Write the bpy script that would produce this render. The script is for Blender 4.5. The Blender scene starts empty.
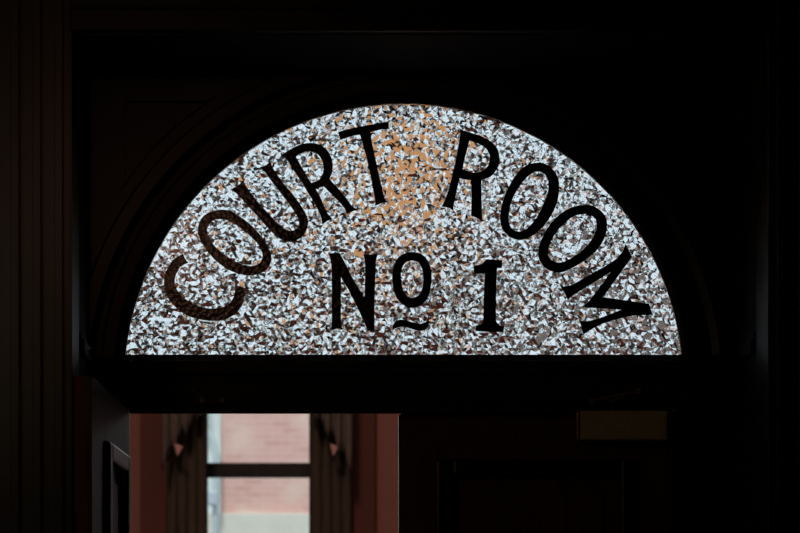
import bpy, bmesh, math, random
from mathutils import Vector, geometry
random.seed(11)
SC = bpy.context.scene
COL = SC.collection
PI = math.pi

# ------------------------------------------------------------------ scene-wide settings
SC.view_settings.view_transform = 'Standard'
SC.view_settings.look = 'None'
SC.view_settings.gamma = 1
SC.view_settings.use_curve_mapping = False
SC.view_settings.exposure = 0.0
SC.cycles.max_bounces = 14
SC.cycles.transmission_bounces = 12
SC.cycles.diffuse_bounces = 6
SC.cycles.sample_clamp_indirect = 4.0
SC.cycles.blur_glossy = 0.5

# ------------------------------------------------------------------ materials
def new_mat(name):
    m = bpy.data.materials.new(name); m.use_nodes = True
    nt = m.node_tree
    return m, nt, nt.nodes['Principled BSDF'], nt.nodes['Material Output']

def simple(name, col, rough=0.5, noise=0.15, scale=6.0, stretch=(1, 1, 1), bump=0.0, metal=0.0, spec=0.5):
    m, nt, b, out = new_mat(name)
    tc = nt.nodes.new('ShaderNodeTexCoord'); mp = nt.nodes.new('ShaderNodeMapping')
    mp.inputs['Scale'].default_value = stretch
    nz = nt.nodes.new('ShaderNodeTexNoise'); nz.inputs['Scale'].default_value = scale; nz.inputs['Detail'].default_value = 5
    nt.links.new(tc.outputs['Object'], mp.inputs['Vector']); nt.links.new(mp.outputs['Vector'], nz.inputs['Vector'])
    rp = nt.nodes.new('ShaderNodeValToRGB')
    rp.color_ramp.elements[0].position = 0.3; rp.color_ramp.elements[1].position = 0.7
    rp.color_ramp.elements[0].color = tuple(c * (1 - noise) for c in col) + (1,)
    rp.color_ramp.elements[1].color = tuple(min(1, c * (1 + noise)) for c in col) + (1,)
    nt.links.new(nz.outputs['Fac'], rp.inputs['Fac']); nt.links.new(rp.outputs['Color'], b.inputs['Base Color'])
    b.inputs['Roughness'].default_value = rough; b.inputs['Metallic'].default_value = metal
    b.inputs['Specular IOR Level'].default_value = spec
    if bump:
        bp = nt.nodes.new('ShaderNodeBump'); bp.inputs['Strength'].default_value = bump; bp.inputs['Distance'].default_value = 0.01
        nt.links.new(nz.outputs['Fac'], bp.inputs['Height']); nt.links.new(bp.outputs['Normal'], b.inputs['Normal'])
    return m

M = {}
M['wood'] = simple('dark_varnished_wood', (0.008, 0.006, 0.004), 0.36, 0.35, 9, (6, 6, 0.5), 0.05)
M['leafwood'] = simple('door_wood', (0.095, 0.042, 0.028), 0.5, 0.25, 9, (6, 6, 0.5), 0.04, spec=.1)
M['corridor'] = simple('corridor_plaster', (0.05, 0.04, 0.03), 0.8, 0.1)
M['floor'] = simple('stone_floor', (0.20, 0.17, 0.16), 0.5, 0.2, 3)
M['pink'] = simple('rose_plaster', (0.165, 0.046, 0.030), 0.8, 0.05, 2, spec=.1)
M['pale'] = simple('pale_plaster', (0.50, 0.45, 0.42), 0.85, 0.06, 2, spec=.1)
M['frieze'] = simple('grey_frieze_plaster', (0.46, 0.385, 0.365), 0.85, 0.06, 2, spec=.1)
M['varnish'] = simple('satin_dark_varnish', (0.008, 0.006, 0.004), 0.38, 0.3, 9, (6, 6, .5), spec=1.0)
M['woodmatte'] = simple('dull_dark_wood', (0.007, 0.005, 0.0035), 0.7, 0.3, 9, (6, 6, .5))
M['oxblood'] = simple('oxblood_paint', (0.075, 0.014, 0.007), 0.7, 0.1, 4, (4, 4, .5), spec=.15)
M['drape'] = simple('brown_drape_fabric', (0.058, 0.028, 0.016), 0.9, 0.15, 30, (1, 1, .2), spec=.1)
M['tail'] = simple('brown_valance_fabric', (0.095, 0.05, 0.034), 0.85, 0.15, 30, spec=.1)
M['tip_glow'] = simple('pink_tip_highlight', (0.40, 0.13, 0.10), 0.8, 0.1, 30)
M['sash'] = simple('dark_sash_wood', (0.022, 0.012, 0.009), 0.55, 0.2, 10, spec=.12)
M['metal'] = simple('tarnished_brass', (0.35, 0.26, 0.15), 0.4, 0.2, 20, metal=0.9)
M['closer'] = simple('bronze_enamel', (0.58, 0.50, 0.30), 0.45, 0.12, 30)
M['stone'] = simple('pale_limestone', (0.74, 0.74, 0.66), 0.8, 0.06, 3)
M['quoin'] = simple('pale_blue_painted_stone', (0.74, 0.82, 0.78), 0.7, 0.05, 3)
M['pipe'] = simple('grey_blue_pipe_paint', (0.56, 0.66, 0.70), 0.5, 0.08, 8)
M['hopper'] = simple('pale_grey_zinc', (0.50, 0.58, 0.66), 0.5, 0.06, 8)
M['ground'] = simple('pale_paving', (0.30, 0.29, 0.27), 0.9, 0.1, 2)
M['roofing'] = simple('slate_roof', (0.12, 0.12, 0.13), 0.8, 0.1, 2)

# brick
m, nt, b, out = new_mat('pink_brickwork')
tc = nt.nodes.new('ShaderNodeTexCoord'); mp = nt.nodes.new('ShaderNodeMapping')
mp.inputs['Rotation'].default_value = (PI / 2, 0, 0)
br = nt.nodes.new('ShaderNodeTexBrick')
br.inputs['Scale'].default_value = 1.0
br.inputs['Brick Width'].default_value = 0.225; br.inputs['Row Height'].default_value = 0.075
br.inputs['Mortar Size'].default_value = 0.006
br.inputs['Color1'].default_value = (0.74, 0.46, 0.41, 1); br.inputs['Color2'].default_value = (0.66, 0.37, 0.33, 1)
br.inputs['Mortar'].default_value = (0.74, 0.53, 0.48, 1)
nz = nt.nodes.new('ShaderNodeTexNoise'); nz.inputs['Scale'].default_value = 2.1; nz.inputs['Detail'].default_value = 2
rp = nt.nodes.new('ShaderNodeValToRGB'); rp.color_ramp.elements[0].position = 0.44; rp.color_ramp.elements[1].position = 0.64
mx = nt.nodes.new('ShaderNodeMix'); mx.data_type = 'RGBA'
mx.inputs[7].default_value = (0.78, 0.58, 0.50, 1)
ml = nt.nodes.new('ShaderNodeMath'); ml.operation = 'MULTIPLY'; ml.inputs[1].default_value = 0.85
nt.links.new(tc.outputs['Object'], mp.inputs['Vector']); nt.links.new(mp.outputs['Vector'], br.inputs['Vector'])
nt.links.new(tc.outputs['Object'], nz.inputs['Vector']); nt.links.new(nz.outputs['Fac'], rp.inputs['Fac'])
nt.links.new(rp.outputs['Color'], ml.inputs[0]); nt.links.new(ml.outputs[0], mx.inputs[0])
nt.links.new(br.outputs['Color'], mx.inputs[6]); nt.links.new(mx.outputs[2], b.inputs['Base Color'])
b.inputs['Roughness'].default_value = 0.9
M['brick'] = m

# clear figured glass of the fanlight (the facets are modelled)
m, nt, b, out = new_mat('figured_glass')
nt.nodes.remove(b)
g = nt.nodes.new('ShaderNodeBsdfGlass'); g.inputs['IOR'].default_value = 1.5; g.inputs['Roughness'].default_value = 0.03
g.inputs['Color'].default_value = (0.97, 0.985, 0.99, 1)
nt.links.new(g.outputs[0], out.inputs['Surface'])
tc = nt.nodes.new('ShaderNodeTexCoord'); nz = nt.nodes.new('ShaderNodeTexNoise'); nz.inputs['Scale'].default_value = 160; nz.inputs['Detail'].default_value = 1
bp = nt.nodes.new('ShaderNodeBump'); bp.inputs['Strength'].default_value = 1.0; bp.inputs['Distance'].default_value = 0.00035
nt.links.new(tc.outputs['Object'], nz.inputs['Vector']); nt.links.new(nz.outputs['Fac'], bp.inputs['Height']); nt.links.new(bp.outputs['Normal'], g.inputs['Normal'])
M['figured'] = m
# thin flat window glass
m, nt, b, out = new_mat('window_glass')
nt.nodes.remove(b)
t = nt.nodes.new('ShaderNodeBsdfTransparent'); gl = nt.nodes.new('ShaderNodeBsdfGlossy'); gl.inputs['Roughness'].default_value = 0.02
t.inputs['Color'].default_value = (0.97, 0.99, 0.99, 1)
mxs = nt.nodes.new('ShaderNodeMixShader'); mxs.inputs[0].default_value = 0.04
nt.links.new(t.outputs[0], mxs.inputs[1]); nt.links.new(gl.outputs[0], mxs.inputs[2]); nt.links.new(mxs.outputs[0], out.inputs['Surface'])
M['clear'] = m
# sign paint laid over the rough glass
m, nt, b, out = new_mat('black_sign_paint')
tc = nt.nodes.new('ShaderNodeTexCoord'); vo = nt.nodes.new('ShaderNodeTexVoronoi'); vo.inputs['Scale'].default_value = 75
bp = nt.nodes.new('ShaderNodeBump'); bp.inputs['Strength'].default_value = 0.5; bp.inputs['Distance'].default_value = 0.0016
nt.links.new(tc.outputs['Object'], vo.inputs['Vector']); nt.links.new(vo.outputs['Distance'], bp.inputs['Height']); nt.links.new(bp.outputs['Normal'], b.inputs['Normal'])
b.inputs['Base Color'].default_value = (0.006, 0.004, 0.003, 1); b.inputs['Roughness'].default_value = 0.24; b.inputs['Specular IOR Level'].default_value = 1.0
M['paint'] = m
def lamp_mat(name, col, strength):
    m, nt, b, out = new_mat(name)
    b.inputs['Base Color'].default_value = col + (1,)
    b.inputs['Emission Color'].default_value = col + (1,); b.inputs['Emission Strength'].default_value = strength
    return m
M['amber'] = lamp_mat('amber_lamp_glass', (1.0, 0.50, 0.22), 0.55)
M['bulb'] = lamp_mat('added_sconce_glass', (1.0, 0.80, 0.52), 9)
M['dimbulb'] = lamp_mat('added_pendant_glass', (1.0, 0.48, 0.30), 3.5)

# ------------------------------------------------------------------ mesh helpers
class MB:
    def __init__(s): s.bm = bmesh.new()
    def box(s, x0, x1, y0, y1, z0, z1):
        v = [s.bm.verts.new(p) for p in ((x0,y0,z0),(x1,y0,z0),(x1,y1,z0),(x0,y1,z0),(x0,y0,z1),(x1,y0,z1),(x1,y1,z1),(x0,y1,z1))]
        for f in ((0,3,2,1),(4,5,6,7),(0,1,5,4),(1,2,6,5),(2,3,7,6),(3,0,4,7)): s.bm.faces.new([v[i] for i in f])
        return s
    def prism(s, loops, y0, y1):
        """closed x-z outlines (first is the border, the others are holes) extruded from y0 to y1"""
        flat = [p for l in loops for p in l]
        tris = geometry.tessellate_polygon([[Vector((p[0], p[1], 0)) for p in l] for l in loops])
        a = [s.bm.verts.new((p[0], y0, p[1])) for p in flat]; c = [s.bm.verts.new((p[0], y1, p[1])) for p in flat]
        for t in tris:
            try: s.bm.faces.new([a[i] for i in t]); s.bm.faces.new([c[i] for i in reversed(t)])
            except ValueError: pass
        k = 0
        for l in loops:
            n = len(l)
            for i in range(n):
                j = (i + 1) % n
                s.bm.faces.new((a[k+i], a[k+j], c[k+j], c[k+i]))
            k += n
        return s
    def sweep(s, path, prof, closed=False):
        """path: list of (origin, u, v) frames; prof: closed list of (u, v)"""
        rings = [[s.bm.verts.new(Vector(o) + Vector(u) * a + Vector(v) * c) for a, c in prof] for o, u, v in path]
        n = len(prof); L = len(rings)
        for i in range(L if closed else L - 1):
            r0, r1 = rings[i], rings[(i + 1) % L]
            for k in range(n): s.bm.faces.new((r0[k], r0[(k+1) % n], r1[(k+1) % n], r1[k]))
        if not closed:
            s.bm.faces.new(rings[0]); s.bm.faces.new(list(reversed(rings[-1])))
        return s
    def tube(s, pts, r, n=12):
        pts = [Vector(p) for p in pts]; fr = []
        for i, p in enumerate(pts):
            d = (pts[min(i+1, len(pts)-1)] - pts[max(i-1, 0)]).normalized()
            u = d.orthogonal().normalized() if abs(d.y) > .9 else d.cross(Vector((0, 1, 0))).normalized()
            fr.append((p, u, d.cross(u).normalized()))
        return s.sweep(fr, [(r*math.cos(2*PI*k/n), r*math.sin(2*PI*k/n)) for k in range(n)])
    def lathe(s, prof, c, n=32):
        rings = [[s.bm.verts.new((c[0]+r*math.cos(2*PI*k/n), c[1]+r*math.sin(2*PI*k/n), c[2]+z)) for k in range(n)] for r, z in prof]
        for a, b2 in zip(rings, rings[1:]):
            for k in range(n): s.bm.faces.new((a[k], a[(k+1) % n], b2[(k+1) % n], b2[k]))
        s.bm.faces.new(rings[0]); s.bm.faces.new(list(reversed(rings[-1])))
        return s
    def build(s, name, mat, parent=None, bevel=0.0, smooth=False):
        bmesh.ops.recalc_face_normals(s.bm, faces=s.bm.faces)
        me = bpy.data.meshes.new(name); s.bm.to_mesh(me); s.bm.free()
        me.materials.append(mat)
        if smooth:
            for p in me.polygons: p.use_smooth = True
        o = bpy.data.objects.new(name, me); COL.objects.link(o)
        if parent:
            o.parent = parent
            bpy.context.view_layer.update()
            o.matrix_parent_inverse = parent.matrix_world.inverted()
        if bevel:
            md = o.modifiers.new('Bevel', 'BEVEL'); md.width = bevel; md.segments = 2; md.limit_method = 'ANGLE'
        return o

def tag(o, label=None, cat=None, group=None, kind=None):
    if label: o['label'] = label
    if cat: o['category'] = cat
    if group: o['group'] = group
    if kind: o['kind'] = kind
    return o
def empty(name, loc, label, cat, group=None, kind='thing'):
    o = bpy.data.objects.new(name, None); o.location = loc; o.empty_display_size = 0.1; COL.objects.link(o)
    return tag(o, label, cat, group, kind)
def struct(o, label=None, cat=None): return tag(o, label, cat, kind='structure')

def wall_openings(x0, x1, z0, z1, y0, y1, holes):
    """one wall slab in the x-z plane with rectangular openings"""
    mb = MB(); bm = mb.bm
    xs = sorted({x0, x1, *[h[0] for h in holes], *[h[1] for h in holes]}); zs = sorted({z0, z1, *[h[2] for h in holes], *[h[3] for h in holes]})
    V = {}
    def v(i, j, y):
        if (i, j, y) not in V: V[(i, j, y)] = bm.verts.new((xs[i], y, zs[j]))
        return V[(i, j, y)]
    def solid(i, j):
        if i < 0 or j < 0 or i >= len(xs)-1 or j >= len(zs)-1: return False
        cx, cz = (xs[i]+xs[i+1])/2, (zs[j]+zs[j+1])/2
        return not any(h[0] < cx < h[1] and h[2] < cz < h[3] for h in holes)
    for i in range(len(xs)-1):
        for j in range(len(zs)-1):
            if not solid(i, j): continue
            for y in (y0, y1): bm.faces.new((v(i,j,y), v(i+1,j,y), v(i+1,j+1,y), v(i,j+1,y)))
            for di, dj, (a, b2) in ((-1,0,((0,0),(0,1))), (1,0,((1,0),(1,1))), (0,-1,((0,0),(1,0))), (0,1,((0,1),(1,1)))):
                if not solid(i+di, j+dj):
                    bm.faces.new((v(i+a[0],j+a[1],y0), v(i+b2[0],j+b2[1],y0), v(i+b2[0],j+b2[1],y1), v(i+a[0],j+a[1],y1)))
    return mb

# ------------------------------------------------------------------ key sizes (metres; the door plane is y = 0)
EYE = 1.6; CAMD = 6.4
def X(px): return (px - 330) / 340.0          # door-plane measures taken from the photograph
def Z(py): return EYE + (650 - py) / 340.0
JL, JR = X(91), X(735)                        # the reveal either side
HEAD = 3.28                                   # soffit of the reveal
FRONT = -0.455; BACK = 0.05
DL, DR, DM = X(130), X(672), X(400.6)           # hinges and meeting edge
TB, TT = 2.311, Z(358)                        # transom
CX, CZ, R = X(403.5), Z(383.3), 279.3 / 340.0 # arch of the fanlight
CHORD = Z(356)
CW0, CW1 = -2.0, 2.5                          # corridor
RW0, RW1, RY, RH = -6.0, 6.0, 9.6, 6.5        # court room

# ------------------------------------------------------------------ corridor shell
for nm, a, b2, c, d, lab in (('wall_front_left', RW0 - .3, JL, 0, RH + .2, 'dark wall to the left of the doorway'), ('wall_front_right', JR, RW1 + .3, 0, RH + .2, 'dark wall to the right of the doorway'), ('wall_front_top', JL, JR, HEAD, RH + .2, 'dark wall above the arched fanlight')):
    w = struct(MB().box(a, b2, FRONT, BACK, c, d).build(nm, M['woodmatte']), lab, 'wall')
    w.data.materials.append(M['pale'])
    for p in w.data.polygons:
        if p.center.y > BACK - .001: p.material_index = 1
struct(MB().box(CW0 - .2, CW0, -8.4, FRONT, 0, 4.6).build('wall_left', M['corridor']))
struct(MB().box(CW1, CW1 + .2, -8.4, FRONT, 0, 4.6).build('wall_right', M['corridor']))
struct(MB().box(CW0, CW1, -8.4, -8.2, 0, 4.6).build('wall_behind', M['corridor']))
struct(MB().box(CW0 - .2, CW1 + .2, -8.4, FRONT, 4.6, 4.8).build('ceiling', M['corridor']))
struct(MB().box(RW0 - .3, RW1 + .3, -8.4, RY + .3, -.2, 0).build('floor', M['floor']))

# architraves on the face of the wall
def architrave(x0, x1, name, inner_right):
    mb = MB(); mb.box(x0, x1, FRONT - .03, FRONT, 0, HEAD + .30)
    n = 5
    for k in range(n):
        c = x0 + (x1 - x0) * (k + .5) / n
        mb.box(c - .012, c + .012, FRONT - .045, FRONT - .03, 0, HEAD + .30)
    xi = x1 if inner_right else x0
    mb.box(xi - .008 if not inner_right else xi, xi if not inner_right else xi + .008, FRONT - .045, FRONT + .12, TT - .03 if False else 0, HEAD - .002)
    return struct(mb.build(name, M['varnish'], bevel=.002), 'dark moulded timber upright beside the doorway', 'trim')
architrave(JL - .30, JL - .004, 'trim_1', True)
architrave(JR + .004, JR + .30, 'trim_2', False)
mb = MB(); mb.box(JL - .004, JR + .004, FRONT - .03, FRONT, HEAD + .004, HEAD + .30)
mb.box(JL - .004, JR + .004, FRONT - .05, FRONT - .03, HEAD + .06, HEAD + .09)
struct(mb.build('trim_3', M['wood'], bevel=.004), 'dark timber head piece across the top of the doorway', 'trim')

# door frame: posts, transom and arched timber infill
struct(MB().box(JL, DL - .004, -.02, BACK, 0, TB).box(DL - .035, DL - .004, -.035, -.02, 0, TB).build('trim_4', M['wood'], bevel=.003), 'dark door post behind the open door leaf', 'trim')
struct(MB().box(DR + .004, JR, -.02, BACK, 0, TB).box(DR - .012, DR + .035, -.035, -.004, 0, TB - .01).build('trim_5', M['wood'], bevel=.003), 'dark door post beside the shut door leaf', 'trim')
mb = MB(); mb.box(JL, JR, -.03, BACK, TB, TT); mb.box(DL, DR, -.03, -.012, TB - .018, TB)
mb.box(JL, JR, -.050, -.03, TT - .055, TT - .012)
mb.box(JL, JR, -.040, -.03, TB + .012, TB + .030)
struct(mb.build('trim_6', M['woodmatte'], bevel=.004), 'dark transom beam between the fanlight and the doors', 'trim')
a0 = math.asin((TT - CZ) / (R + .012))
arc = lambda r, n=96, s=a0: [(CX + r*math.cos(s + (PI - 2*s)*k/n), CZ + r*math.sin(s + (PI - 2*s)*k/n)) for k in range(n + 1)]
poly = [(JL, TT)] + list(reversed(arc(R + .012))) + [(JR, TT), (JR, HEAD), (JL, HEAD)]
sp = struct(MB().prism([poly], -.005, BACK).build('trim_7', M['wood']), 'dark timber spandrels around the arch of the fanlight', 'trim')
# raised beads edging the two spandrel panels
for sgn in (-1, 1):
    xe = JL + .085 if sgn < 0 else JR - .085
    top = HEAD - .055
    rr = R + .185
    th = math.acos(max(-1, min(1, (xe - CX) / rr))); th2 = math.asin(min(1, (top - CZ) / rr))
    if sgn < 0: th2 = PI - th2
    pts = [(xe, CZ + rr*math.sin(th)), (xe, top), (CX + rr*math.cos(th2), top)]
    pts += [(CX + rr*math.cos(th2 + (th - th2)*k/24), CZ + rr*math.sin(th2 + (th - th2)*k/24)) for k in range(1, 24)]
    cx = sum(p[0] for p in pts)/len(pts); cz = sum(p[1] for p in pts)/len(pts)
    inner = [(p[0] + (cx - p[0])*.12, p[1] + (cz - p[1])*.12) for p in pts]
    MB().prism([pts, inner], -.02, -.005).build('spandrel_bead', M['wood'], sp, bevel=.003)
# small cornice that carries the transom line along each side of the reveal
for nm, xa, xb in (('trim_8', JL, JL + .016), ('trim_9', JR - .016, JR)):
    mb = MB(); mb.box(xa, xb, FRONT + .13, -.052, TT - .03, TT + .012)
    mid = (xa + xb)/2
    mb.box(min(xa, mid) if nm == 'trim_8' else mid, mid if nm == 'trim_8' else xb, FRONT + .13, -.052, TT + .012, TT + .03)
    struct(mb.build(nm, M['woodmatte'], bevel=.003), 'small dark cornice along the %s side of the door recess' % ('left' if nm == 'trim_8' else 'right'), 'trim')

# ------------------------------------------------------------------ fanlight
fan = empty('fanlight', (CX, 0, CHORD), 'half-round fanlight of glittering patterned glass lettered COURT ROOM No 1 above the doors', 'fanlight')
# glass: flat outside, thousands of small crystalline facets on the court room side
ac = math.asin((CHORD - CZ) / R)
border = [(CX + R*math.cos(ac + (PI - 2*ac)*k/150), CZ + R*math.sin(ac + (PI - 2*ac)*k/150)) for k in range(151)]
nb = 130; x_l, x_r = border[-1][0], border[0][0]
border += [(x_l + (x_r - x_l)*k/nb, CHORD) for k in range(1, nb)]
pts = list(border); S = 0.0102
row = 0; z = CHORD + S*.7
while z < CZ + R:
    x = CX - R + (S*.5 if row % 2 else 0)
    while x < CX + R:
        px, pz = x + random.uniform(-.30, .30)*S, z + random.uniform(-.30, .30)*S
        if (px - CX)**2 + (pz - CZ)**2 < (R - S*.45)**2 and pz > CHORD + S*.4: pts.append((px, pz))
        x += S
    z += S*.866; row += 1
n_b = len(border)
res = geometry.delaunay_2d_cdt([Vector(p) for p in pts], [(i, (i+1) % n_b) for i in range(n_b)], [], 1, 1e-6)
vs, es, fs = res[0], res[1], res[2]
bm = bmesh.new()
AMP = 0.0037
back = [bm.verts.new((v.x, 0.010 + (0 if i < n_b else random.uniform(-AMP, AMP)*(1 if random.random() < .8 else .4)), v.y)) for i, v in enumerate(vs)]
front = [bm.verts.new((vs[i].x, 0.0, vs[i].y)) for i in range(n_b)]
for f in fs: bm.faces.new([back[i] for i in f])
bm.faces.new(front)
for i in range(n_b):
    j = (i+1) % n_b; bm.faces.new((back[i], back[j], front[j], front[i]))
pane = MB(); pane.bm.free(); pane.bm = bm
po = pane.build('pane', M['figured'], fan); po['label'] = 'sparkling patterned clear glass'
# arched moulding and bottom bead holding it
def ring(prof, name):
    frames = []
    n = 110; s = math.asin((TT - CZ) / (R + .05))
    for k in range(n + 1):
        t = s + (PI - 2*s)*k/n
        frames.append(((CX, 0, CZ), (math.cos(t), 0, math.sin(t)), (0, 1, 0)))
    mb = MB(); mb.sweep(frames, prof)
    for v in mb.bm.verts:
        v.co.x = max(JL + .001, min(JR - .001, v.co.x)); v.co.z = max(v.co.z, TT)
    return mb.build(name, M['wood'], fan)
ring([(R - .0005, -.012), (R + .012, -.016), (R + .030, -.034), (R + .062, -.038), (R + .070, -.026), (R + .085, -.028), (R + .105, -.042), (R + .14, -.042), (R + .150, -.020), (R + .150, -.0052), (R + .013, -.0052), (R + .013, .0), (R - .0005, .0)], 'arch_moulding')
MB().box(CX - R, CX + R, -.022, -.0005, TT + .0005, CHORD + .001).build('bottom_bead', M['woodmatte'], fan)

# lettering traced as outlines; (x, y) is a smooth point, (x, y, 1) a corner
LET = [
 ('C', (155,245), 6.66, [[(188,62,1),(170,67),(125,97),(85,150),(62,215),(63,280),(85,350),(130,408),(200,462),(280,492),(370,506),(460,498),(530,462),(575,410),(595,350),(598,285,1),(565,277),(532,262,1),(533,300),(522,350),(490,395),(435,418),(360,423),(290,408),(225,375),(170,330),(138,280),(132,230),(148,180),(175,142),(222,117,1),(205,98)]]),
 ('O', (190,200), 6.66, [[(205,65),(270,75),(340,115),(420,180),(490,260),(530,330),(542,380),(528,440),(480,483),(405,503),(320,490),(240,455),(165,398),(100,320),(60,245),(53,190),(75,125),(130,82)],
   [(200,127),(260,140),(320,175),(390,230),(450,290),(478,345),(482,385),(462,422),(415,440),(350,430),(280,398),(210,350),(155,295),(122,240),(115,195),(135,155),(165,132)]]),
 ('U', (225,160), 5.92, [[(40,172,1),(75,152),(108,122,1),(125,155),(180,230),(260,320),(330,392),(365,415),(400,418),(430,402),(438,370),(425,330),(380,262),(320,185),(260,105),(237,72),(203,45,1),(240,32),(268,8,1),(285,50),(340,130),(410,215),(465,295),(490,350),(488,400),(465,445),(425,475),(385,486),(330,470),(285,435),(220,365),(140,275),(75,205)]]),
 ('R', (275,135), 5.61, [[(37,113,1),(80,85),(140,55),(200,45),(255,57),(300,95),(322,150),(322,205),(305,248,1),(345,290),(400,355),(430,395),(465,422,1),(435,428),(403,443,1),(385,405),(330,345),(272,288,1),(250,296),(228,302,1),(255,350),(290,430),(322,472,1),(295,482),(265,503,1),(258,460),(225,390),(170,300),(110,205),(75,150)],
   [(117,122,1),(150,100),(195,92),(235,105),(262,140),(272,185),(265,225),(245,252),(203,270,1),(170,215)]]),
 ('T', (330,115), 5.33, [[(42,92,1),(110,73),(200,55),(300,37),(313,35,1),(314,75,1),(270,78),(215,92,1),(225,150),(250,270),(280,400),(292,445),(307,465,1),(280,468),(240,485,1),(240,455),(228,390),(200,250),(160,105,1),(110,115),(56,133,1)]]),
 ('R', (435,120), 5.07, [[(128,48,1),(180,65),(240,85),(290,115),(318,150),(326,195),(315,245),(285,285),(235,305,1),(236,400),(240,508,1),(215,498),(182,485,1),(186,400),(182,305,1),(155,302),(125,295,1),(110,360),(95,430),(92,460,1),(70,445),(32,440,1),(55,395),(80,310),(110,180),(125,90)],
   [(175,105,1),(215,118),(255,142),(276,175),(276,215),(255,248),(220,265),(180,265),(140,250,1),(150,200)]]),
 ('O', (490,155), 5.61, [[(270,43),(320,55),(360,90),(385,140),(387,200),(375,270),(340,345),(290,410),(235,455),(175,477),(120,465),(75,425),(57,370),(60,310),(80,235),(115,160),(155,100),(205,58)],
   [(270,93),(305,108),(325,140),(327,190),(315,240),(290,300),(255,360),(215,405),(170,430),(130,418),(108,385),(106,335),(120,265),(150,200),(190,145),(230,105)]]),
 ('O', (530,195), 6.27, [[(345,62),(400,72),(450,105),(480,155),(480,225),(460,285),(420,345),(350,405),(280,450),(190,487),(120,472),(75,435),(53,385),(58,320),(85,250),(130,180),(190,120),(260,78)],
   [(335,120),(380,127),(412,155),(418,200),(400,255),(360,315),(300,370),(235,408),(185,425),(140,412),(115,375),(115,335),(140,275),(180,215),(235,160),(285,130)]]),
 ('M', (560,240), 5.33, [[(350,20,1),(368,60),(385,90,1),(228,305,1),(475,340,1),(484,370),(497,400,1),(400,402),(320,418),(230,445),(170,475),(125,505,1),(115,470),(105,432,1),(150,432),(230,410),(325,372,1),(118,358,1),(160,318),(272,170,1),(150,245),(75,290),(42,322,1),(25,285),(5,250,1),(60,240),(150,190),(280,115),(330,65)]]),
 ('N', (320,245), 5.61, [[(45,47,1),(80,45),(110,45,1),(130,80),(180,180),(250,297,1),(252,200),(252,95),(242,52,1),(280,55),(325,50,1),(315,90),(310,200),(306,350),(306,480,1),(270,482,1),(230,395),(170,270),(118,180,1),(118,300),(118,440),(130,472,1),(95,470),(55,475,1),(65,440),(66,250),(62,95)]]),
 ('small o', (380,245), 5.61, [[(183,40),(230,50),(270,90),(288,150),(287,220),(272,290),(235,335),(185,353),(135,340),(95,300),(75,240),(68,180),(78,110),(110,65),(145,45)],
   [(180,88),(215,98),(235,130),(243,180),(240,230),(225,275),(185,298),(150,285),(128,245),(118,190),(122,135),(145,98)]]),
 ('wavy stroke', (380,245), 5.61, [[(70,475,1),(75,445),(100,422),(135,420),(180,433),(220,442),(250,435),(275,415,1),(273,450),(255,475),(220,482),(175,470),(130,458),(100,463)]]),
 ('1', (465,250), 5.92, [[(52,92,1),(95,85),(118,65),(125,55,1),(222,60,1),(218,107,1),(190,107,1),(185,250),(183,400),(190,430),(210,448),(232,452,1),(228,487,1),(150,485),(62,480,1),(66,450,1),(95,440),(108,415),(110,300),(118,130,1),(110,138),(52,142,1)]]),
]
def smooth_loop(pts, o, sc):
    P = [(o[0] + p[0]/sc, o[1] + p[1]/sc) for p in pts]; cor = [len(p) > 2 for p in pts]; n = len(P); out = []
    for i in range(n):
        j = (i+1) % n; p1, p2 = Vector(P[i]), Vector(P[j])
        out.append(p1)
        if cor[i] and cor[j]: continue
        p0 = p1 - (p2 - p1) if cor[i] else Vector(P[i-1]); p3 = p2 + (p2 - p1) if cor[j] else Vector(P[(j+1) % n])
        for k in range(1, 5):
            t = k/5; out.append(.5*((2*p1) + (p2-p0)*t + (2*p0-5*p1+4*p2-p3)*t*t + (3*p1-p0-3*p2+p3)*t**3))
    return [(X(p[0]), Z(p[1])) for p in out]
for nm, o, sc, loops in LET:
    l = MB().prism([smooth_loop(q, o, sc) for q in loops], -.0014, -.0002).build('letter' if nm != 'wavy stroke' else 'underline', M['paint'], fan)
    l['label'] = 'black painted ' + (nm if nm == 'wavy stroke' else 'letter ' + nm if nm != '1' else 'figure 1')

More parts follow.
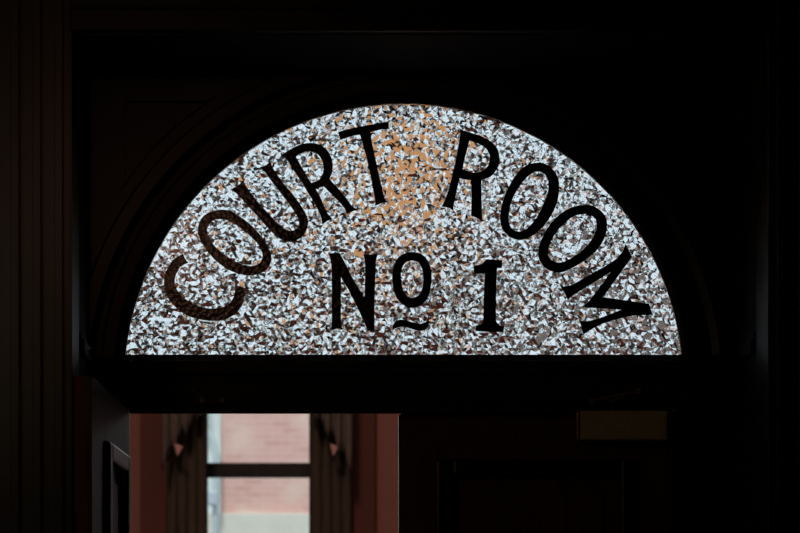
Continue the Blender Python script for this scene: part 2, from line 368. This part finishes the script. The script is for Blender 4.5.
# ------------------------------------------------------------------ doors
def door_leaf(name, width, loc, rot, label, hinge_left=True, free_stile=.125):
    """leaf with its hinge edge on the empty's z axis, lying along +x (or -x); room face towards +y, corridor face towards -y"""
    s = 1 if hinge_left else -1
    H = TB - .006; T = .045
    e = empty(name, loc, label, 'door')
    def bx(mb, a, b2, y0, y1, z0, z1): mb.box(min(s*a, s*b2), max(s*a, s*b2), y0, y1, z0, z1)
    mb = MB(); st = .125; fr = width - free_stile
    panels = [(1.20, H - .165), (.25, 1.05)]
    bx(mb, 0, st, 0, T, .006, H); bx(mb, fr, width, 0, T, .006, H)
    zz = [.006] + [v for p in reversed(panels) for v in p] + [H]
    for k in range(0, len(zz), 2): bx(mb, st, fr, 0, T, zz[k], zz[k+1])
    mb.build('stiles_and_rails', M['leafwood'], e, bevel=.002)
    for z0, z1 in panels:
        mb = MB(); bx(mb, st, fr, T*.3, T*.7, z0, z1)
        bx(mb, st + .07, fr - .07, T*.15, T*.85, z0 + .07, z1 - .07)
        mb.build('panel', M['leafwood'], e, bevel=.006)
        for y0, y1 in ((-.016, .012), (T - .012, T + .018)):
            mb = MB()
            for a, b2, c, d in ((st - .022, st + .028, z0 - .022, z1 + .022), (fr - .028, fr + .022, z0 - .022, z1 + .022)):
                bx(mb, a, b2, y0, y1, c, d)
            for c, d in ((z0 - .022, z0 + .028), (z1 - .028, z1 + .022)): bx(mb, st + .028, fr - .028, y0, y1, c, d)
            mb.build('panel_moulding', M['wood'], e, bevel=.009)
    for hz in (.25, 1.15, 2.05):
        MB().tube([(0, -.004, hz - .05), (0, -.004, hz + .05)], .007).build('hinge', M['metal'], e, smooth=False)
    return e
W = .802
left = door_leaf('door_leaf', W, (0, 0, 0), 0, 'dark panelled door leaf swung open at the left edge of the doorway', True, .26)
right = door_leaf('door_leaf', DR - DM, (0, 0, 0), 0, 'dark panelled door leaf standing shut below the fanlight with a box closer on top', False)
# closer box on the shut leaf, seen square-on from the corridor
xo = DR
c0, c1, cz0, cz1 = X(578) - xo, X(668) - xo, Z(440), Z(411)
k = (CAMD - .06) / CAMD                      # it stands 6 cm in front of the door plane
c0, c1 = (X(578))*k - xo, (X(668))*k - xo; cz0, cz1 = EYE + (Z(440) - EYE)*k, EYE + (Z(410.5) - EYE)*k
clo = MB().box(c0, c1, -.062, -.0005, cz0, cz1).build('door_closer', M['closer'], right, bevel=.006)
clo['label'] = 'brown metal door closer box'
MB().box(c0 - .004, c0 + .006, -.064, -.0005, cz0 + .004, cz1 - .004).build('end_cap', M['metal'], clo, bevel=.002)
arm = MB(); y = -.085
pt = lambda px, py, yy: (X(px)*(CAMD + yy)/CAMD - xo, yy, EYE + (Z(py) - EYE)*(CAMD + yy)/CAMD)
arm.tube([pt(592, 401, y), pt(638, 391, y)], .0045); arm.tube([pt(636, 391, y), pt(612, 401, y + .01), pt(612, 412, -.04)], .004)
arm.build('closer_arm', M['metal'], clo)
for q in ((592, 401), (638, 391)): MB().tube([pt(*q, y - .008), pt(*q, y + .008)], .009).build('pivot_screw', M['metal'], clo)
M['polished'] = simple('polished_brass', (0.75, 0.62, 0.45), 0.25, 0.1, 20, metal=1.0)
eb = MB().tube([(-(DR - DM) - .001, .008, .01), (-(DR - DM) - .001, .008, TB - .02)], .0055).build('added_edge_bead', M['polished'], right, smooth=True)  # added bead, mirrors room light as the lit rim of the leaf
eb['label'] = 'thin brass bead added to reflect light as the bright rim of the free edge'
right.location = (DR, 0, 0)
left.location = (DL - .047, -.004, 0)
left.rotation_euler.z = -(PI/2 + math.asin((X(130) - X(122.6))/W))
# foot of the closer arm left on the transom above the open leaf: a bracket with two screws
br = empty('closer_bracket', (X(212), -.05, Z(398)), 'small metal closer bracket with two screws on the transom above the open leaf', 'bracket')
qt = lambda px, py, yy: (X(px)*(CAMD + yy)/CAMD, yy, EYE + (Z(py) - EYE)*(CAMD + yy)/CAMD)
MB().box(qt(196,0,-.036)[0], qt(228,0,-.036)[0], -.042, -.0305, qt(0,404,-.036)[2], qt(0,396,-.036)[2]).build('bracket_plate', M['woodmatte'], br, bevel=.002)
for px in (202, 222): MB().tube([qt(px, 400, -.048), qt(px, 400, -.041)], .0075).build('screw', M['metal'], br)
MB().tube([qt(204, 398, -.05), qt(190, 386, -.07)], .004).build('arm_stub', M['metal'], br)

# ------------------------------------------------------------------ court room shell
KF = 16.0 / 2176.0                            # metres per pixel on the far wall
def FX(px): return (px - 330) * KF
def FZ(py): return EYE + (650 - py) * KF
gx0, gx1 = FX(207), FX(309)
win = (gx0 - .05, gx1 + .05, 1.15, 3.75)
high = [(-5.4, -3.9, 3.6), (-3.55, -2.05, 3.6), (-1.75, .4, 4.15), (.75, 1.95, 3.6), (2.3, 3.6, 3.6), (3.95, 5.35, 3.6)]  # high windows added as bright sources behind the patterned glass
HZ1 = 6.15
holes = [win] + [(a, b2, z0, HZ1) for a, b2, z0 in high]
SPLIT = 3.55
BAY0, BAY1 = -2.4, 1.7
struct(MB().box(RW0, BAY0, RY, RY + .35, 0, SPLIT).build('wall_back_left', M['frieze']), 'grey wall to the left of the pink window bay glimpsed through the patterned glass', 'wall')
struct(MB().box(BAY1, RW1, RY, RY + .35, 0, SPLIT).build('wall_back_right', M['frieze']), 'grey wall to the right of the pink window bay glimpsed through the patterned glass', 'wall')
wb = wall_openings(BAY0, BAY1, 0, SPLIT, RY, RY + .35, [(win[0], win[1], win[2], SPLIT)]).build('wall_back', M['pink'])
struct(wb, 'rose pink plaster wall seen through the doorway', 'wall')
struct(wall_openings(RW0, RW1, SPLIT, RH, RY, RY + .35, [(win[0], win[1], SPLIT, win[3])] + holes[1:]).build('wall_back_upper', M['frieze']), 'grey upper wall of the court room glimpsed only through the patterned glass', 'wall')
struct(MB().box(RW0 - .3, RW0, BACK, RY + .35, 0, RH).build('wall_court_left', M['pale']))
struct(MB().box(RW1, RW1 + .3, BACK, RY + .35, 0, RH).build('wall_court_right', M['pale']))
# ceiling with a long skylight, unseen and added to brighten room and glass
sky = (-3.2, 3.2, 3.4, 8.4)
mb = MB()
for b4 in ((RW0 - .3, sky[0], BACK, RY + .35), (sky[1], RW1 + .3, BACK, RY + .35), (sky[0], sky[1], BACK, sky[2]), (sky[0], sky[1], sky[3], RY + .35)): mb.box(*b4, RH, RH + .2)
struct(mb.build('ceiling_court', M['pale']))
se = empty('window_20', (0, 5.9, RH), 'unseen skylight added to the court room ceiling to brighten the patterned glass', 'window', kind='structure')
mb = MB()
for k in range(9):
    x = sky[0] + (sky[1] - sky[0])*k/8; mb.box(x - .03, x + .03, sky[2], sky[3], RH + .02, RH + .12)
mb.build('glazing_bars', M['sash'], se)
MB().box(sky[0], sky[1], sky[2], sky[3], RH + .12, RH + .126).build('pane', M['clear'], se)

def window(name, h, y, rail_z, rail_h, stile, label):
    x0, x1, z0, z1 = h
    e = empty(name, ((x0+x1)/2, y, z0), label, 'window', kind='structure')
    f = MB(); f.box(x0, x0 + stile, y, y + .12, z0, z1).box(x1 - stile, x1, y, y + .12, z0, z1).box(x0 + stile, x1 - stile, y, y + .12, z0, z0 + .07).box(x0 + stile, x1 - stile, y, y + .12, z1 - .07, z1)
    f.build('window_frame', M['sash'], e, bevel=.004)
    MB().box(x0 + stile, x1 - stile, y + .02, y + .10, rail_z - rail_h/2, rail_z + rail_h/2).build('meeting_rail', M['sash'], e, bevel=.004)
    MB().box(x0 + stile, x1 - stile, y + .05, y + .056, z0 + .07, rail_z - rail_h/2).build('pane', M['clear'], e)
    MB().box(x0 + stile, x1 - stile, y + .05, y + .056, rail_z + rail_h/2, z1 - .07).build('pane', M['clear'], e)
    return e
window('window_1', win, RY + .02, FZ(469.5), 14.5*KF, .05, 'tall sash window with a dark meeting rail seen through the open doorway')
for i, (a, b2, z0) in enumerate(high):
    window('window_%d' % (i + 2), (a, b2, z0, HZ1), RY + .1, (z0 + HZ1)/2, .06, .06, 'high court room window added to brighten the patterned glass')

# oxblood casings either side of the window
struct(MB().box(FX(349.5), FX(375), RY - .06, RY, 0, 4.0).build('trim_10', M['oxblood'], bevel=.006), 'dark red casing board to the right of the far window', 'trim')
struct(MB().box(FX(141), FX(167), RY - .06, RY, 0, 4.0).build('trim_11', M['oxblood'], bevel=.006), 'dark red casing board to the left of the far window', 'trim')

# curtains: one pleated drape each side
def pleated(x0, x1, y, z_top, hem, depth, folds, name, mat, parent, n=96, thick=.004):
    bm = bmesh.new(); rows = 10; g = []
    for j in range(rows + 1):
        r = []
        for i in range(n + 1):
            u = i/n; x = x0 + (x1 - x0)*u
            zb = hem(u); zz = z_top + (zb - z_top)*j/rows
            r.append(bm.verts.new((x + .006*math.sin(u*folds*2*PI*2 + j*.3), y + depth*math.sin(u*folds*2*PI) * (.7 + .3*j/rows), zz)))
        g.append(r)
    for j in range(rows):
        for i in range(n): bm.faces.new((g[j][i], g[j][i+1], g[j+1][i+1], g[j+1][i]))
    mb = MB(); mb.bm.free(); mb.bm = bm
    o = mb.build(name, mat, parent, smooth=True)
    md = o.modifiers.new('Solidify', 'SOLIDIFY'); md.thickness = thick
    return o
for s, xa, xb, lab in ((-1, FX(167), FX(206.5), 'dark brown pleated drape hanging at the left of the far window'), (1, FX(310.5), FX(350), 'dark brown pleated drape hanging at the right of the far window')):
    e = empty('curtain', ((xa + xb)/2, RY - .13, .05), lab, 'curtain')
    pleated(xa, xb, RY - .13, 3.86, lambda u: .05, .03, 4, 'drape', M['drape'], e)
    MB().box(xa + .01, xb - .01, RY - .165, RY - .095, 3.86, 3.89).build('heading_tape', M['drape'], e, bevel=.004)
# valance: swag across the head with a stepped cascade falling at each end
va = empty('valance', (FX(258), RY - .24, 4.0), 'brown swag valance with stepped cascading tails across the head of the far window', 'valance')
MB().box(FX(160), FX(357), RY - .33, RY - .06, 3.92, 4.0).build('pelmet_board', M['oxblood'], va, bevel=.005)
steps = [(0.0, 412), (.20, 424), (.26, 420), (.46, 440), (.54, 434), (.72, 456), (.78, 450), (.97, 474), (1.0, 470)]
def hem_px(u):
    for (a, pa), (b2, pb) in zip(steps, steps[1:]):
        if u <= b2: return FZ(pa + (pb - pa)*(u - a)/(b2 - a))
    return FZ(470)
pleated(FX(309), FX(351), RY - .245, 3.92, lambda u: hem_px(u), .028, 4, 'cascade_tail', M['tail'], va)
pleated(FX(207), FX(165), RY - .245, 3.92, lambda u: hem_px(u), .028, 4, 'cascade_tail', M['tail'], va)
for px in (334, 181):  # pink highlight on each tail tip, put in as a coloured shape
    c = px; tri = [(FX(c - 4), FZ(447)), (FX(c + 4.5), FZ(450)), (FX(c - 1), FZ(459))]
    MB().prism([tri], RY - .275, RY - .268).build('tail_tip_highlight', M['tip_glow'], va)['label'] = 'pink highlight on the tail tip, put into the colour'
bm = bmesh.new(); g = []
for i in range(41):
    u = i/40; x = FX(209) + (FX(307) - FX(209))*u; sag = 4*u*(1 - u); r = []
    for j in range(9):
        t = j/8
        r.append(bm.verts.new((x, RY - .20 - .10*math.sin(PI*t*3)**2*sag - .03*sag, 3.92 - t*(.30 + .20*sag))))
    g.append(r)
for i in range(40):
    for j in range(8): bm.faces.new((g[i][j], g[i+1][j], g[i+1][j+1], g[i][j+1]))
mb = MB(); mb.bm.free(); mb.bm = bm; sw = mb.build('swag', M['tail'], va, smooth=True)
sw.modifiers.new('Solidify', 'SOLIDIFY').thickness = .005

# pendant lamp whose amber bowl glows behind the middle of the fanlight
wl = empty('wall_lantern', (.25, .06, 3.2), 'amber wall lantern over the doors glowing orange through the top of the patterned glass', 'lamp')
MB().box(.19, .31, BACK - .001, BACK + .02, 3.32, 3.52).build('back_plate', M['metal'], wl, bevel=.004)
MB().tube([(.25, BACK + .02, 3.42), (.25, .62, 3.48), (.25, .75, 3.42), (.25, .75, 3.31)], .010).build('bracket_arm', M['metal'], wl)
MB().lathe([(.02, -.19), (.07, -.15), (.105, -.06), (.11, .02), (.09, .11), (.035, .13)], (.25, .75, 3.19), 36).build('glass_bowl', M['amber'], wl, smooth=True)
lx, ly, lz = .05, 3.4, 3.35
pe = empty('unseen_pendant_lamp', (lx, ly, lz), 'amber glass pendant lamp hanging in the court room beyond the wall lantern', 'lamp')
MB().lathe([(.02, -.15), (.07, -.13), (.115, -.06), (.125, .02), (.105, .12), (.07, .22), (.05, .28)], (lx, ly, lz), 36).build('glass_bowl', M['amber'], pe, smooth=True)
MB().lathe([(.06, .27), (.06, .33), (.02, .37)], (lx, ly, lz), 24).build('gallery', M['metal'], pe)
MB().tube([(lx, ly, lz + .36), (lx, ly, RH - .05)], .01).build('rod', M['metal'], pe)
MB().lathe([(.03, -.08), (.08, -.03), (.08, 0)], (lx, ly, RH), 24).build('ceiling_rose', M['metal'], pe)

# ------------------------------------------------------------------ outside: brick building across the way
BY = 19.0; KB = (BY + CAMD) / 2176.0
def BX(px): return (px - 330)*KB
def BZ(py): return EYE + (650 - py)*KB
bd = empty('brick_building', (BX(260), BY, 0), 'pinkish brick building with a pale stone band seen through the far window', 'building')
MB().box(BX(221), 14, BY, BY + 4, BZ(514), 5.3).build('brick_wall', M['brick'], bd)
MB().box(BX(150) - 3, 14, BY - .12, BY + 4, 0, BZ(514)).build('stone_band', M['stone'], bd, bevel=.01)
MB().box(BX(150) - 3, BX(221), BY - .05, BY + 4, BZ(514), 5.3).build('pale_pier', M['quoin'], bd, bevel=.01)
pp = empty('drainpipe', (BX(214), BY - .15, BZ(512)), 'grey blue drainpipe with a pale box fixed to the pale pier outside', 'drainpipe')
MB().tube([(BX(206), BY - .20, BZ(400)), (BX(206), BY - .20, BZ(430)), (BX(214), BY - .20, BZ(441)), (BX(216), BY - .20, BZ(448)), (BX(216), BY - .20, -.02)], .035).build('pipe', M['pipe'], pp, smooth=True)
MB().box(BX(209), BX(219), BY - .34, BY - .18, BZ(507), BZ(493)).build('junction_box', M['hopper'], pp, bevel=.02)
struct(MB().box(-40, 40, RY + .35, 60, -.25, -.02).build('ground', M['ground']), 'paved ground outside', 'ground')

# ------------------------------------------------------------------ unseen corridor lamps, added for faint warm light on the doorway
sc_ = empty('added_sconce', (CW0, -2.6, 2.9), 'unseen warm sconce added on the corridor wall to light the door closer', 'lamp')  # added source, lifts the closer box out of the dark
MB().box(CW0, CW0 + .03, -2.68, -2.52, 2.78, 3.0).build('back_plate', M['metal'], sc_, bevel=.004)
MB().lathe([(.03, -.10), (.08, -.06), (.10, .02), (.08, .10), (.03, .13)], (CW0 + .14, -2.6, 2.9), 24).build('glass_shade', M['bulb'], sc_, smooth=True)
qx, qy, qz = -.64, -2.6, 3.26
cl = empty('unseen_pendant_lamp', (qx, qy, 4.6), 'unseen dim pendant added in the corridor for the warm reflection on the left letters', 'lamp')  # added source, hung where its reflection warms the left letters
MB().lathe([(.03, -.12), (.09, -.08), (.12, .01), (.09, .10), (.03, .13)], (qx, qy, qz), 24).build('glass_shade', M['dimbulb'], cl, smooth=True)
MB().tube([(qx, qy, qz + .12), (qx, qy, 4.59)], .008).build('rod', M['metal'], cl)
MB().lathe([(.03, -.06), (.07, -.03), (.07, -.001)], (qx, qy, 4.6), 24).build('ceiling_rose', M['metal'], cl)

# ------------------------------------------------------------------ daylight and camera
wd = bpy.data.worlds.new('overcast_sky'); SC.world = wd; wd.use_nodes = True
bg = wd.node_tree.nodes['Background']; bg.inputs['Color'].default_value = (0.80, 0.905, 1.0, 1); bg.inputs['Strength'].default_value = 1.05
su = bpy.data.lights.new('sun', 'SUN'); su.energy = 1.6; su.angle = math.radians(8); su.color = (1, .95, .88)
so = bpy.data.objects.new('sun', su); COL.objects.link(so); so.location = (-6, -10, 25); so.rotation_euler = (math.radians(38), math.radians(-14), 0)
cam = bpy.data.cameras.new('camera'); co = bpy.data.objects.new('camera', cam); COL.objects.link(co)
co.location = (0, -CAMD, EYE); co.rotation_euler = (PI/2, 0, 0)
cam.sensor_width = 36; cam.lens = 2176/800*36
cam.shift_x = (400 - 330)/800; cam.shift_y = (650 - 266.5)/800
cam.dof.use_dof = True; cam.dof.focus_distance = CAMD; cam.dof.aperture_fstop = 5.2
SC.camera = co
